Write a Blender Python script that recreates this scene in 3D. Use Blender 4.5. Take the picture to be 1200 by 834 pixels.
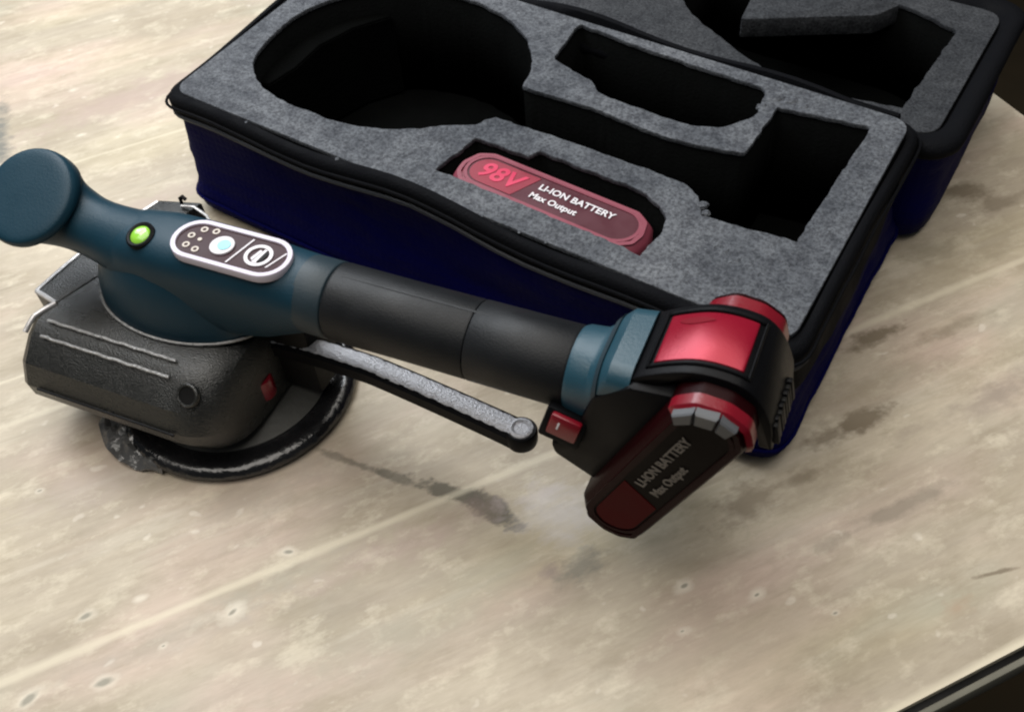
import bpy, bmesh, math, random
from mathutils import Vector, Matrix, noise
random.seed(7)
S = bpy.context.scene
for o in list(bpy.data.objects):
    bpy.data.objects.remove(o)
COL = S.collection
PI = math.pi

# ------------------------------------------------------------------ camera
cam_d = bpy.data.cameras.new('camera')
cam = bpy.data.objects.new('camera', cam_d); COL.objects.link(cam)
right = Vector((0.85805834, 0.51029662, -0.05773434))
down = Vector((0.35671694, -0.67310979, -0.64782424))
fwd = Vector((-0.36944406, 0.53527617, -0.75959891))
M = Matrix((right, -down, -fwd)).transposed().to_4x4()
M.translation = Vector((0.27, -0.26, 0.41))
cam.matrix_world = M
cam_d.sensor_width = 36; cam_d.lens = 36.0
cam_d.clip_start = 0.01; cam_d.clip_end = 50
cam_d.dof.use_dof = True; cam_d.dof.focus_distance = 0.50; cam_d.dof.aperture_fstop = 18
S.camera = cam

# ------------------------------------------------------------------ light
W = bpy.data.worlds.new('World'); S.world = W; W.use_nodes = True
bg = W.node_tree.nodes['Background']
bg.inputs[0].default_value = (0.80, 0.90, 1.0, 1); bg.inputs[1].default_value = 0.05

def area(name, loc, target, size, power, col):
    d = bpy.data.lights.new(name, 'AREA'); d.shape = 'RECTANGLE'
    d.size, d.size_y = size; d.energy = power; d.color = col
    o = bpy.data.objects.new(name, d); COL.objects.link(o)
    o.location = loc
    o.rotation_euler = (Vector(target) - Vector(loc)).to_track_quat('-Z', 'Y').to_euler()
    return o
area('window_light', (-0.58, 0.28, 0.80), (-0.10, 0.02, 0.0), (0.7, 0.7), 9.5, (0.90, 0.95, 1.0))
area('ceiling_light', (-0.05, -0.06, 1.55), (0.03, -.08, 0.0), (2.0, 1.7), 31, (1.0, 0.945, 0.87))

S.view_settings.view_transform = 'Standard'
S.view_settings.look = 'None'
S.view_settings.exposure = 0.18
S.view_settings.gamma = 1.0
S.view_settings.use_curve_mapping = False
S.render.engine = 'CYCLES'
S.cycles.filter_width = 2.2

# ------------------------------------------------------------------ materials
def mat(name, col, rough=0.5, spec=0.5, metal=0.0, bump=0.0, bscale=200.0, var=0.15, vscale=60.0, rvar=0.12,
        coat=0.0, sheen=0.0, bdist=0.001, detail=4.0):
    m = bpy.data.materials.new(name); m.use_nodes = True
    nt = m.node_tree; N = nt.nodes; L = nt.links
    b = N['Principled BSDF']
    b.inputs['Roughness'].default_value = rough
    b.inputs['Specular IOR Level'].default_value = spec
    b.inputs['Metallic'].default_value = metal
    b.inputs['Coat Weight'].default_value = coat
    b.inputs['Coat Roughness'].default_value = 0.15
    b.inputs['Sheen Weight'].default_value = sheen
    tc = N.new('ShaderNodeTexCoord')
    n1 = N.new('ShaderNodeTexNoise'); n1.inputs['Scale'].default_value = vscale; n1.inputs['Detail'].default_value = 5
    L.new(tc.outputs['Object'], n1.inputs['Vector'])
    mx = N.new('ShaderNodeMix'); mx.data_type = 'RGBA'
    lo = [c * (1 - var) for c in col]; hi = [min(1, c * (1 + var)) for c in col]
    mx.inputs[6].default_value = (*lo, 1); mx.inputs[7].default_value = (*hi, 1)
    L.new(n1.outputs['Fac'], mx.inputs[0]); L.new(mx.outputs[2], b.inputs['Base Color'])
    mr = N.new('ShaderNodeMapRange'); mr.inputs[1].default_value = .3; mr.inputs[2].default_value = .7
    mr.inputs[3].default_value = max(.03, rough - rvar); mr.inputs[4].default_value = min(1, rough + rvar)
    L.new(n1.outputs['Fac'], mr.inputs[0]); L.new(mr.outputs[0], b.inputs['Roughness'])
    if bump:
        n2 = N.new('ShaderNodeTexNoise'); n2.inputs['Scale'].default_value = bscale; n2.inputs['Detail'].default_value = detail
        L.new(tc.outputs['Object'], n2.inputs['Vector'])
        bp = N.new('ShaderNodeBump'); bp.inputs['Strength'].default_value = bump; bp.inputs['Distance'].default_value = bdist
        L.new(n2.outputs['Fac'], bp.inputs['Height']); L.new(bp.outputs[0], b.inputs['Normal'])
    return m

m_teal = mat('teal_plastic', (0.004, 0.028, 0.047), 0.47, 0.26, bump=.12, bscale=900, rvar=.06, var=.1)
m_teal_l = mat('teal_collar_plastic', (0.011, 0.048, 0.072), 0.42, 0.5, bump=.12, bscale=900, rvar=.06, var=.1)
m_teal_d = mat('dark_teal_ring', (0.014, 0.028, 0.038), 0.5, 0.4, bump=.1, bscale=900, rvar=.06)
m_grip = mat('black_grip_rubber', (0.0065, 0.0075, 0.009), 0.48, 0.26, bump=.15, bscale=1200, rvar=.07)
m_black = mat('black_plastic', (0.0035, 0.0036, 0.0045), 0.42, 0.10, bump=.1, bscale=900, rvar=.08)
m_housing = mat('sooty_grey_housing', (0.013, 0.014, 0.0135), 0.27, 0.6, metal=.05, bump=.5, bscale=1300, rvar=.1, var=.3)
m_rub = mat('glossy_black_rubber', (0.008, 0.008, 0.009), 0.20, 0.8, bump=.8, bscale=160, rvar=.12)
m_ridge = mat('grey_ridge_highlight', (0.30, 0.30, 0.30), 0.35, 0.6, metal=.3, bump=.9, bscale=700, var=.6, vscale=420)  # pale speckle puts the ridge highlights into the colour
m_discgrey = mat('dusty_disc_top', (0.060, 0.060, 0.055), 0.55, 0.4, bump=.3, bscale=300)
m_silver = mat('hammered_silver', (0.55, 0.55, 0.58), 0.38, 0.6, metal=.35, bump=.7, bscale=900, rvar=.1, bdist=.0012)
m_trim = mat('silver_edge_highlight', (0.58, 0.57, 0.57), 0.4, 0.5, metal=.6, bump=.3, bscale=300)
m_red = mat('crimson_plastic', (0.16, 0.003, 0.011), 0.30, 0.5, bump=.08, bscale=700, rvar=.06, var=.08, coat=.15)
m_redm = mat('crimson_satin_latch', (0.27, 0.005, 0.022), 0.30, 0.5, metal=.35, bump=.05, bscale=900, rvar=.04, var=.06)
m_redd = mat('red_label_painted_shade', (0.055, 0.0006, 0.002), 0.45, 0.05, bump=.05, bscale=600, rvar=.05)
m_redd2 = mat('crimson_dish_painted_shade', (0.16, 0.003, 0.012), 0.6, 0.1)
m_maroon = mat('label_painted_shade', (0.0025, 0.0008, 0.0008), 0.45, 0.05, bump=.05, bscale=600, rvar=.05)
m_panel = mat('maroon_panel_face', (0.030, 0.008, 0.011), 0.45, 0.2, rvar=.05)
m_white = mat('white_print', (0.60, 0.58, 0.61), 0.45, 0.4, var=.06)
m_whiterim = mat('lilac_white_rim', (0.55, 0.51, 0.60), 0.4, 0.4, var=.05)
m_cyan = mat('pale_cyan_print', (0.25, 0.60, 0.72), 0.45, 0.4, var=.05)
m_pinkring = mat('pinkish_grey_case_ring', (0.19, 0.040, 0.062), 0.45, 0.4, var=.12, bump=.1, bscale=500)
m_redprint = mat('red_print', (0.075, 0.004, 0.010), 0.4, 0.4)
m_tan = mat('pale_tan_print', (0.52, 0.47, 0.42), 0.5, 0.3, var=.2, vscale=400)
m_grey = mat('grey_button_plastic', (0.075, 0.08, 0.088), 0.4, 0.5, var=.1)
m_green = mat('lime_level_fluid', (0.26, 0.58, 0.05), 0.15, 0.6, var=.1, coat=.6)
m_greend = mat('pale_lime_bubble', (0.55, 0.80, 0.35), 0.15, 0.6, var=.05, coat=.6)
m_foam_in = mat('foam_painted_shade', (0.0028, 0.003, 0.003), 0.95, 0.0, bump=.5, bscale=500, var=.3)  # near-black, so the shade inside the cut-outs is in the colour
m_navy = mat('navy_nylon', (0.0006, 0.0010, 0.040), 0.7, 0.04, bump=.5, bscale=700, var=.25, vscale=25)
def weave(m, pitch=1500., strength=.35):
    nt = m.node_tree; N = nt.nodes; L = nt.links; b = N['Principled BSDF']
    tc = N.new('ShaderNodeTexCoord'); outs = []
    for ax in ('X', 'Z'):
        w = N.new('ShaderNodeTexWave'); w.bands_direction = ax; w.inputs['Scale'].default_value = pitch/20
        w.inputs['Distortion'].default_value = .6; w.inputs['Detail'].default_value = 1
        L.new(tc.outputs['Object'], w.inputs['Vector']); outs.append(w.outputs['Fac'])
    mx = N.new('ShaderNodeMath'); mx.operation = 'MAXIMUM'; L.new(outs[0], mx.inputs[0]); L.new(outs[1], mx.inputs[1])
    bp = N.new('ShaderNodeBump'); bp.inputs['Strength'].default_value = strength; bp.inputs['Distance'].default_value = .0005
    L.new(mx.outputs[0], bp.inputs['Height'])
    old = b.inputs['Normal'].links[0].from_socket if b.inputs['Normal'].links else None
    if old: L.new(old, bp.inputs['Normal'])
    L.new(bp.outputs[0], b.inputs['Normal'])
weave(m_navy)
m_tape = mat('black_zip_tape', (0.003, 0.0033, 0.0045), 0.8, 0.07, bump=.5, bscale=900, var=.2)
m_pipe = mat('dark_grey_piping', (0.030, 0.034, 0.042), 0.5, 0.4, var=.1)
m_dark = mat('dark_void_plastic', (0.004, 0.004, 0.004), 0.6, 0.2)
m_clear = mat('crumpled_grey_film', (0.13, 0.13, 0.13), 0.20, 0.8, metal=.35, bump=1.0, bscale=160, rvar=.12, bdist=.002)
m_floor = mat('dark_brown_floor', (0.024, 0.017, 0.008), 0.8, 0.2, var=.5, vscale=6, bump=.3, bscale=30)
m_edge = mat('grey_green_sheet_edge', (0.16, 0.155, 0.125), 0.6, 0.3, var=.2)

m_maroon_case = mat('black_maroon_case', (0.012, 0.0008, 0.0015), 0.42, 0.07, bump=.08, bscale=700, rvar=.06)
m_print_dim = mat('print_painted_shade', (0.15, 0.135, 0.12), 0.5, 0.3, var=.3, vscale=500)
# grey foam skin with pores and mottled tone
def foam_material(k=1.0, nm='grey_foam_top'):
    m = mat(nm, (0.17, 0.175, 0.19), 0.92, 0.15, bump=.0)
    nt = m.node_tree; N = nt.nodes; L = nt.links; b = N['Principled BSDF']
    tc = N.new('ShaderNodeTexCoord')
    def noi(sc, de=5, ro=.6):
        n = N.new('ShaderNodeTexNoise'); n.inputs['Scale'].default_value = sc; n.inputs['Detail'].default_value = de
        n.inputs['Roughness'].default_value = ro; L.new(tc.outputs['Object'], n.inputs['Vector']); return n
    big = noi(16); mid = noi(130, 4); fine = noi(620, 3, .7)
    r1 = N.new('ShaderNodeValToRGB'); L.new(big.outputs['Fac'], r1.inputs[0])
    r1.color_ramp.elements[0].position = .32; r1.color_ramp.elements[0].color = (.118*k, .130*k, .150*k, 1)
    r1.color_ramp.elements[1].position = .70; r1.color_ramp.elements[1].color = (.220*k, .234*k, .258*k, 1)
    r2 = N.new('ShaderNodeValToRGB'); L.new(fine.outputs['Fac'], r2.inputs[0])
    r2.color_ramp.elements[0].position = .36; r2.color_ramp.elements[0].color = (.50, .50, .51, 1)
    r2.color_ramp.elements[1].position = .62; r2.color_ramp.elements[1].color = (1.24, 1.24, 1.23, 1)
    r3 = N.new('ShaderNodeValToRGB'); L.new(mid.outputs['Fac'], r3.inputs[0])
    r3.color_ramp.elements[0].position = .34; r3.color_ramp.elements[0].color = (.70, .70, .72, 1)
    r3.color_ramp.elements[1].position = .60; r3.color_ramp.elements[1].color = (1.06, 1.06, 1.06, 1)
    def mul(a, bb):
        x = N.new('ShaderNodeMix'); x.data_type = 'RGBA'; x.blend_type = 'MULTIPLY'; x.inputs[0].default_value = 1
        L.new(a, x.inputs[6]); L.new(bb, x.inputs[7]); return x.outputs[2]
    L.new(mul(mul(r1.outputs[0], r2.outputs[0]), r3.outputs[0]), b.inputs['Base Color'])
    ad = N.new('ShaderNodeMath'); ad.operation = 'ADD'
    L.new(fine.outputs['Fac'], ad.inputs[0]); L.new(mid.outputs['Fac'], ad.inputs[1])
    bp = N.new('ShaderNodeBump'); bp.inputs['Strength'].default_value = .7; bp.inputs['Distance'].default_value = .0012
    L.new(ad.outputs[0], bp.inputs['Height']); L.new(bp.outputs[0], b.inputs['Normal'])
    return m
m_foam = foam_material(.58)
m_foam_lid = foam_material(.24, 'lid_foam_painted_shade')  # same foam darkened, the lid's weaker light put into the colour

# ------------------------------------------------------------------ helpers
def link(o, parent=None):
    COL.objects.link(o)
    if parent: o.parent = parent
    return o
def mesh(name, verts, faces, m, parent=None, smooth=False, autos=None):
    me = bpy.data.meshes.new(name); me.from_pydata([tuple(v) for v in verts], [], faces)
    bm = bmesh.new(); bm.from_mesh(me); bmesh.ops.recalc_face_normals(bm, faces=bm.faces)
    if smooth:
        for f in bm.faces: f.smooth = True
        a = math.radians(autos if autos else 40)
        for e in bm.edges:
            if len(e.link_faces) == 2 and e.calc_face_angle(0) > a: e.smooth = False
    bm.to_mesh(me); bm.free()
    me.materials.append(m)
    return link(bpy.data.objects.new(name, me), parent)
def from_bm(name, bm, m, parent=None, smooth=True, ang=35):
    bmesh.ops.recalc_face_normals(bm, faces=bm.faces)
    if smooth:
        a = math.radians(ang)
        for f in bm.faces: f.smooth = True
        for e in bm.edges:
            if len(e.link_faces) == 2 and e.calc_face_angle(0) > a: e.smooth = False
    me = bpy.data.meshes.new(name); bm.to_mesh(me); bm.free(); me.materials.append(m)
    return link(bpy.data.objects.new(name, me), parent)
def loft(name, rings, m, parent=None, cap0=True, cap1=True, closed=True, ang=40):
    n = len(rings[0]); V = [p for r in rings for p in r]; F = []
    for i in range(len(rings) - 1):
        for j in range(n if closed else n - 1):
            k = (j + 1) % n
            F.append((i*n + j, i*n + k, (i+1)*n + k, (i+1)*n + j))
    if cap0: F.append(tuple(range(n)))
    if cap1: F.append(tuple(range((len(rings)-1)*n, len(rings)*n)))
    return mesh(name, V, F, m, parent, True, ang)
def prism(name, poly, axis, lo, hi, m, parent=None, bevel=0.0, seg=2, smooth=True):
    """polygon extruded along axis 'x','y' or 'z'; poly holds the other two coordinates in order"""
    def P(u, v, w):
        return {'z': (u, v, w), 'y': (u, w, v), 'x': (w, u, v)}[axis]
    bm = bmesh.new()
    a = [bm.verts.new(P(u, v, lo)) for u, v in poly]; b = [bm.verts.new(P(u, v, hi)) for u, v in poly]
    n = len(poly)
    bm.faces.new(a); bm.faces.new(b)
    for i in range(n): bm.faces.new((a[i], a[(i+1) % n], b[(i+1) % n], b[i]))
    bmesh.ops.recalc_face_normals(bm, faces=bm.faces)
    if bevel:
        es = [e for e in bm.edges if e.calc_face_angle(0) > .45]
        bmesh.ops.bevel(bm, geom=es, offset=bevel, segments=seg, profile=.5, affect='EDGES')
    return from_bm(name, bm, m, parent, smooth)
def box(name, c, s, m, parent=None, bevel=.0006, rot=None):
    x, y = s[0]/2, s[1]/2
    o = prism(name, [(-x, -y), (x, -y), (x, y), (-x, y)], 'z', -s[2]/2, s[2]/2, m, parent, bevel)
    o.location = c
    if rot: o.rotation_euler = rot
    return o
def lathe(name, prof, m, parent=None, seg=72, loc=(0, 0, 0), ang=40):
    rings = []
    for r, z in prof:
        rings.append([(max(r, 1e-5)*math.cos(2*PI*j/seg), max(r, 1e-5)*math.sin(2*PI*j/seg), z) for j in range(seg)])
    o = loft(name, rings, m, parent, True, True, True, ang); o.location = loc
    return o
def tube(name, pts, rad, m, parent=None, seg=10):
    pts = [Vector(p) for p in pts]; rings = []
    for i, p in enumerate(pts):
        t = (pts[min(i+1, len(pts)-1)] - pts[max(i-1, 0)]).normalized()
        u = t.cross(Vector((0, 0, 1)))
        if u.length < 1e-4: u = Vector((1, 0, 0))
        u.normalize(); v = u.cross(t)
        r = rad[i] if isinstance(rad, (list, tuple)) else rad
        rings.append([p + r*(math.cos(2*PI*j/seg)*u + math.sin(2*PI*j/seg)*v) for j in range(seg)])
    return loft(name, rings, m, parent)
def stadium(hx, hy, n=14, cx=0., cy=0.):
    P = []
    for i in range(n + 1):
        a = -PI/2 + PI*i/n; P.append((cx + hx - hy + hy*math.cos(a), cy + hy*math.sin(a)))
    for i in range(n + 1):
        a = PI/2 + PI*i/n; P.append((cx - hx + hy + hy*math.cos(a), cy + hy*math.sin(a)))
    return P
def circ(r, n=28, cx=0., cy=0.):
    return [(cx + r*math.cos(2*PI*i/n), cy + r*math.sin(2*PI*i/n)) for i in range(n)]
def holed(name, outer, holes, lo, hi, m, parent=None, bevel=0.0):
    """flat outline with holes, given real depth"""
    cu = bpy.data.curves.new(name, 'CURVE'); cu.dimensions = '2D'; cu.fill_mode = 'BOTH'
    for poly in [outer] + list(holes):
        sp = cu.splines.new('POLY'); sp.points.add(len(poly) - 1); sp.use_cyclic_u = True
        for q, (x, y) in zip(sp.points, poly): q.co = (x, y, 0, 1)
    cu.extrude = (hi - lo)/2; cu.bevel_depth = bevel; cu.bevel_resolution = 1
    o = bpy.data.objects.new(name, cu); COL.objects.link(o)
    dg = bpy.context.evaluated_depsgraph_get()
    me = bpy.data.meshes.new_from_object(o.evaluated_get(dg))
    bpy.data.objects.remove(o); bpy.data.curves.remove(cu)
    me.materials.clear(); me.materials.append(m); me.name = name
    for v in me.vertices: v.co.z += (hi + lo)/2
    bm = bmesh.new(); bm.from_mesh(me)
    bmesh.ops.remove_doubles(bm, verts=bm.verts, dist=1e-6)
    return me_obj(name, bm, m, parent)
def me_obj(name, bm, m, parent):
    bmesh.ops.recalc_face_normals(bm, faces=bm.faces)
    me = bpy.data.meshes.new(name); bm.to_mesh(me); bm.free(); me.materials.append(m)
    return link(bpy.data.objects.new(name, me), parent)
def text(name, body, size, m, parent, mw, bold=.0, shear=0., sx=1.):
    cu = bpy.data.curves.new(name, 'FONT'); cu.body = body; cu.size = size; cu.extrude = .00012
    cu.offset = bold; cu.shear = shear; cu.align_x = 'LEFT'; cu.align_y = 'CENTER'; cu.resolution_u = 4
    o = bpy.data.objects.new(name, cu); COL.objects.link(o)
    dg = bpy.context.evaluated_depsgraph_get()
    me = bpy.data.meshes.new_from_object(o.evaluated_get(dg))
    bpy.data.objects.remove(o); bpy.data.curves.remove(cu)
    me.materials.clear(); me.materials.append(m); me.name = name
    me.transform(mw @ Matrix.Diagonal((sx, 1, 1, 1)))
    return link(bpy.data.objects.new(name, me), parent)
def empty(name, loc, rz=0.):
    o = bpy.data.objects.new(name, None); o.empty_display_size = .02
    o.location = loc; o.rotation_euler = (0, 0, rz); return link(o)
def tag(o, label=None, cat=None, group=None, kind=None):
    if label: o['label'] = label
    if cat: o['category'] = cat
    if group: o['group'] = group
    if kind: o['kind'] = kind
    return o
def frame(o, x, y):
    """matrix with origin o, x axis x, y axis y"""
    x = Vector(x).normalized(); z = x.cross(Vector(y)).normalized(); y = z.cross(x)
    m = Matrix((x, y, z)).transposed().to_4x4(); m.translation = Vector(o); return m
def smooth_poly(P, it=2, keep=()):
    """Chaikin corner cutting of a closed outline"""
    for _ in range(it):
        Q = []
        for i in range(len(P)):
            a, b = P[i], P[(i+1) % len(P)]
            Q += [(a[0]*.75 + b[0]*.25, a[1]*.75 + b[1]*.25), (a[0]*.25 + b[0]*.75, a[1]*.25 + b[1]*.75)]
        P = Q
    return P
def round_corners(P, r, n=4):
    """outline with each corner rounded by about r"""
    Q = []
    for i in range(len(P)):
        p = Vector(P[i]); a = Vector(P[i-1]) - p; b = Vector(P[(i+1) % len(P)]) - p
        d = min(r, a.length*.45, b.length*.45); s = p + a.normalized()*d; e = p + b.normalized()*d
        for k in range(n + 1):
            t = k/n; q = s*(1-t)**2 + p*2*t*(1-t) + e*t*t; Q.append((q.x, q.y))
    return Q

# ------------------------------------------------------------------ the tabletop of wide pale planks
GA = math.radians(55.2)
gx, gy = math.cos(GA), math.sin(GA)
def board(al, pe): return (gx*al - gy*pe, gy*al + gx*pe)
def wood_material(lo_p, hi_p):
    m = bpy.data.materials.new('pale_worn_plank'); m.use_nodes = True
    nt = m.node_tree; N = nt.nodes; L = nt.links; b = N['Principled BSDF']
    geo = N.new('ShaderNodeNewGeometry')
    rot = N.new('ShaderNodeVectorRotate'); rot.rotation_type = 'Z_AXIS'; rot.inputs['Angle'].default_value = -GA
    L.new(geo.outputs['Position'], rot.inputs['Vector'])
    def noi(scale, vec=(1, 1, 1), de=5, ro=.55, off=(0, 0, 0)):
        mp = N.new('ShaderNodeMapping'); mp.inputs['Scale'].default_value = vec; mp.inputs['Location'].default_value = off
        L.new(rot.outputs[0], mp.inputs['Vector'])
        n = N.new('ShaderNodeTexNoise'); n.inputs['Scale'].default_value = scale; n.inputs['Detail'].default_value = de
        n.inputs['Roughness'].default_value = ro; L.new(mp.outputs[0], n.inputs['Vector']); return n.outputs['Fac']
    def ramp(fac, p0, p1, c0=(0, 0, 0), c1=(1, 1, 1)):
        r = N.new('ShaderNodeValToRGB'); L.new(fac, r.inputs[0])
        r.color_ramp.elements[0].position = p0; r.color_ramp.elements[1].position = p1
        r.color_ramp.elements[0].color = (*c0, 1); r.color_ramp.elements[1].color = (*c1, 1); return r.outputs[0]
    def math2(op, a, bb):
        x = N.new('ShaderNodeMath'); x.operation = op; x.use_clamp = False
        for i, v in ((0, a), (1, bb)):
            if isinstance(v, (int, float)): x.inputs[i].default_value = v
            else: L.new(v, x.inputs[i])
        return x.outputs[0]
    def mixc(fac, a, c):
        x = N.new('ShaderNodeMix'); x.data_type = 'RGBA'
        if isinstance(fac, (int, float)): x.inputs[0].default_value = fac
        else: L.new(fac, x.inputs[0])
        for i, v in ((6, a), (7, c)):
            if isinstance(v, tuple): x.inputs[i].default_value = (*v, 1)
            else: L.new(v, x.inputs[i])
        return x.outputs[2]
    base = ramp(noi(15, (.6, 1, 1), 6, .62), .30, .72, (.335, .283, .214), (.545, .482, .380))
    pink = ramp(noi(13, (.4, 1, 1), 3, .5, (3, 1, 0)), .52, .74)
    c = mixc(math2('MULTIPLY', pink, .85), base, (.560, .425, .365))
    yel = ramp(noi(11, (.35, 1, 1), 3, .5, (8, 4, 0)), .55, .78)
    c = mixc(math2('MULTIPLY', yel, .6), c, (.56, .500, .33))
    grn = ramp(noi(17, (.5, 1, 1), 3, .5, (2, 9, 0)), .58, .76)
    c = mixc(math2('MULTIPLY', grn, .6), c, (.38, .385, .31))
    # grain streaks along the plank
    gr = ramp(noi(38, (.10, 1, 1), 6, .65), .44, .70)
    c = mixc(math2('MULTIPLY', gr, .30), c, (.30, .26, .215))
    gr2 = ramp(noi(150, (.06, 1, 1), 4, .7, (1, 5, 0)), .52, .75)
    c = mixc(math2('MULTIPLY', gr2, .15), c, (.28, .245, .20))
    lt = ramp(noi(55, (.07, 1, 1), 4, .6, (6, 2, 0)), .58, .72)
    c = mixc(math2('MULTIPLY', lt, .25), c, (.66, .62, .53))
    bl = ramp(noi(48, (.42, 1, 1), 6, .68, (3, 3, 0)), .50, .68)
    c = mixc(math2('MULTIPLY', bl, .55), c, (.31, .262, .185))
    bl2 = ramp(noi(70, (.6, 1, 1), 5, .7, (1, 8, 0)), .52, .68)
    c = mixc(math2('MULTIPLY', bl2, .50), c, (.66, .60, .475))
    fg = ramp(noi(260, (.16, 1, 1), 5, .75, (6, 3, 0)), .36, .66, (.74, .73, .70), (1.10, 1.10, 1.10))
    fx = N.new('ShaderNodeMix'); fx.data_type = 'RGBA'; fx.blend_type = 'MULTIPLY'; fx.inputs[0].default_value = .38
    L.new(c, fx.inputs[6]); L.new(fg, fx.inputs[7]); c = fx.outputs[2]
    # thin dark scratches and checks along the grain
    sc = ramp(noi(95, (.035, 1, 1), 2, .5, (11, 3, 0)), .685, .73)
    sm = ramp(noi(20, (.6, 1, 1), 2, .5, (3, 12, 0)), .48, .60)
    c = mixc(math2('MULTIPLY', math2('MULTIPLY', sc, sm), .50), c, (.22, .185, .13))
    # small pale chips
    chip = ramp(noi(120, (.7, 1, 1), 2, .4, (4, 4, 0)), .70, .76)
    c = mixc(math2('MULTIPLY', chip, .4), c, (.72, .67, .58))
    # dirt, stains and dark streaks, with a painted sheen and battery shadow, each with its own outline
    sp = N.new('ShaderNodeSeparateXYZ'); L.new(geo.outputs['Position'], sp.inputs[0])
    warp = noi(42, (1, 1, 1), 4, .65, (5, 5, 0)); warp2 = noi(170, (.5, 1, 1), 3, .7, (2, 7, 0))
    def stain_light_patch(x, y, ang, ra, rb, strength, col, c, soft=.55, wk=1.0):
        vr = N.new('ShaderNodeMapping'); vr.vector_type = 'TEXTURE'
        vr.inputs['Location'].default_value = (x, y, 0); vr.inputs['Rotation'].default_value = (0, 0, ang)
        vr.inputs['Scale'].default_value = (ra, rb, 1)
        cmb = N.new('ShaderNodeCombineXYZ'); L.new(sp.outputs[0], cmb.inputs[0]); L.new(sp.outputs[1], cmb.inputs[1])
        L.new(cmb.outputs[0], vr.inputs[0])
        ln = N.new('ShaderNodeVectorMath'); ln.operation = 'LENGTH'; L.new(vr.outputs[0], ln.inputs[0])
        d = math2('ADD', ln.outputs['Value'], math2('MULTIPLY', math2('SUBTRACT', warp, .5), 2.4*wk))
        d = math2('ADD', d, math2('MULTIPLY', math2('SUBTRACT', warp2, .5), 1.6*wk))
        f = ramp(d, 1 - soft, 1.0, (strength,)*3, (0,)*3)
        return mixc(f, c, col)
    for s in STAIN_LIGHT_LIST:
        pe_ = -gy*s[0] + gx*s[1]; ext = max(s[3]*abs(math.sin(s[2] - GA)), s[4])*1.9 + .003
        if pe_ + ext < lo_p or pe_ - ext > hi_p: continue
        c = stain_light_patch(*s[:7], c, *(s[7:]))
    # worn pale arris along the joints between the planks
    sr = N.new('ShaderNodeSeparateXYZ'); L.new(rot.outputs[0], sr.inputs[0])
    wob = noi(30, (.4, 1, 1), 3, .6, (7, 7, 0)); wid = noi(26, (.5, 1, 1), 4, .7, (4, 8, 0))
    pj = math2('ADD', sr.outputs[1], math2('MULTIPLY', math2('SUBTRACT', wob, .5), .0030))
    for e, wmul, st in ((e_, w_, s_) for e_, w_, s_ in ((-.281, 1.5, .80), (-.1075, 1.15, .50), (.067, .8, .35), (.0355, .8, .4), (.241, .8, .35)) if lo_p - .004 < e_ < hi_p + .004):
        d = math2('ABSOLUTE', math2('SUBTRACT', pj, e), 0)
        d = math2('DIVIDE', d, math2('MULTIPLY', wid, .0052*wmul))
        f = ramp(d, .25, 1.0, (st,)*3, (0,)*3)
        c = mixc(f, c, (.68, .62, .48))
    L.new(c, b.inputs['Base Color'])
    b.inputs['Specular IOR Level'].default_value = .32
    rr = ramp(noi(14, (1, 1, 1), 4, .6, (9, 9, 0)), .3, .7, (.44,)*3, (.62,)*3); L.new(rr, b.inputs['Roughness'])
    hgt = math2('ADD', math2('MULTIPLY', gr, .5), math2('ADD', math2('MULTIPLY', gr2, .5), math2('MULTIPLY', chip, .5)))
    bp = N.new('ShaderNodeBump'); bp.inputs['Strength'].default_value = .22; bp.inputs['Distance'].default_value = .0006
    bp.invert = True
    L.new(hgt, bp.inputs['Height']); L.new(bp.outputs[0], b.inputs['Normal'])
    return m
DK = (.10, .09, .065)
BR = (.17, .135, .09)
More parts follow.
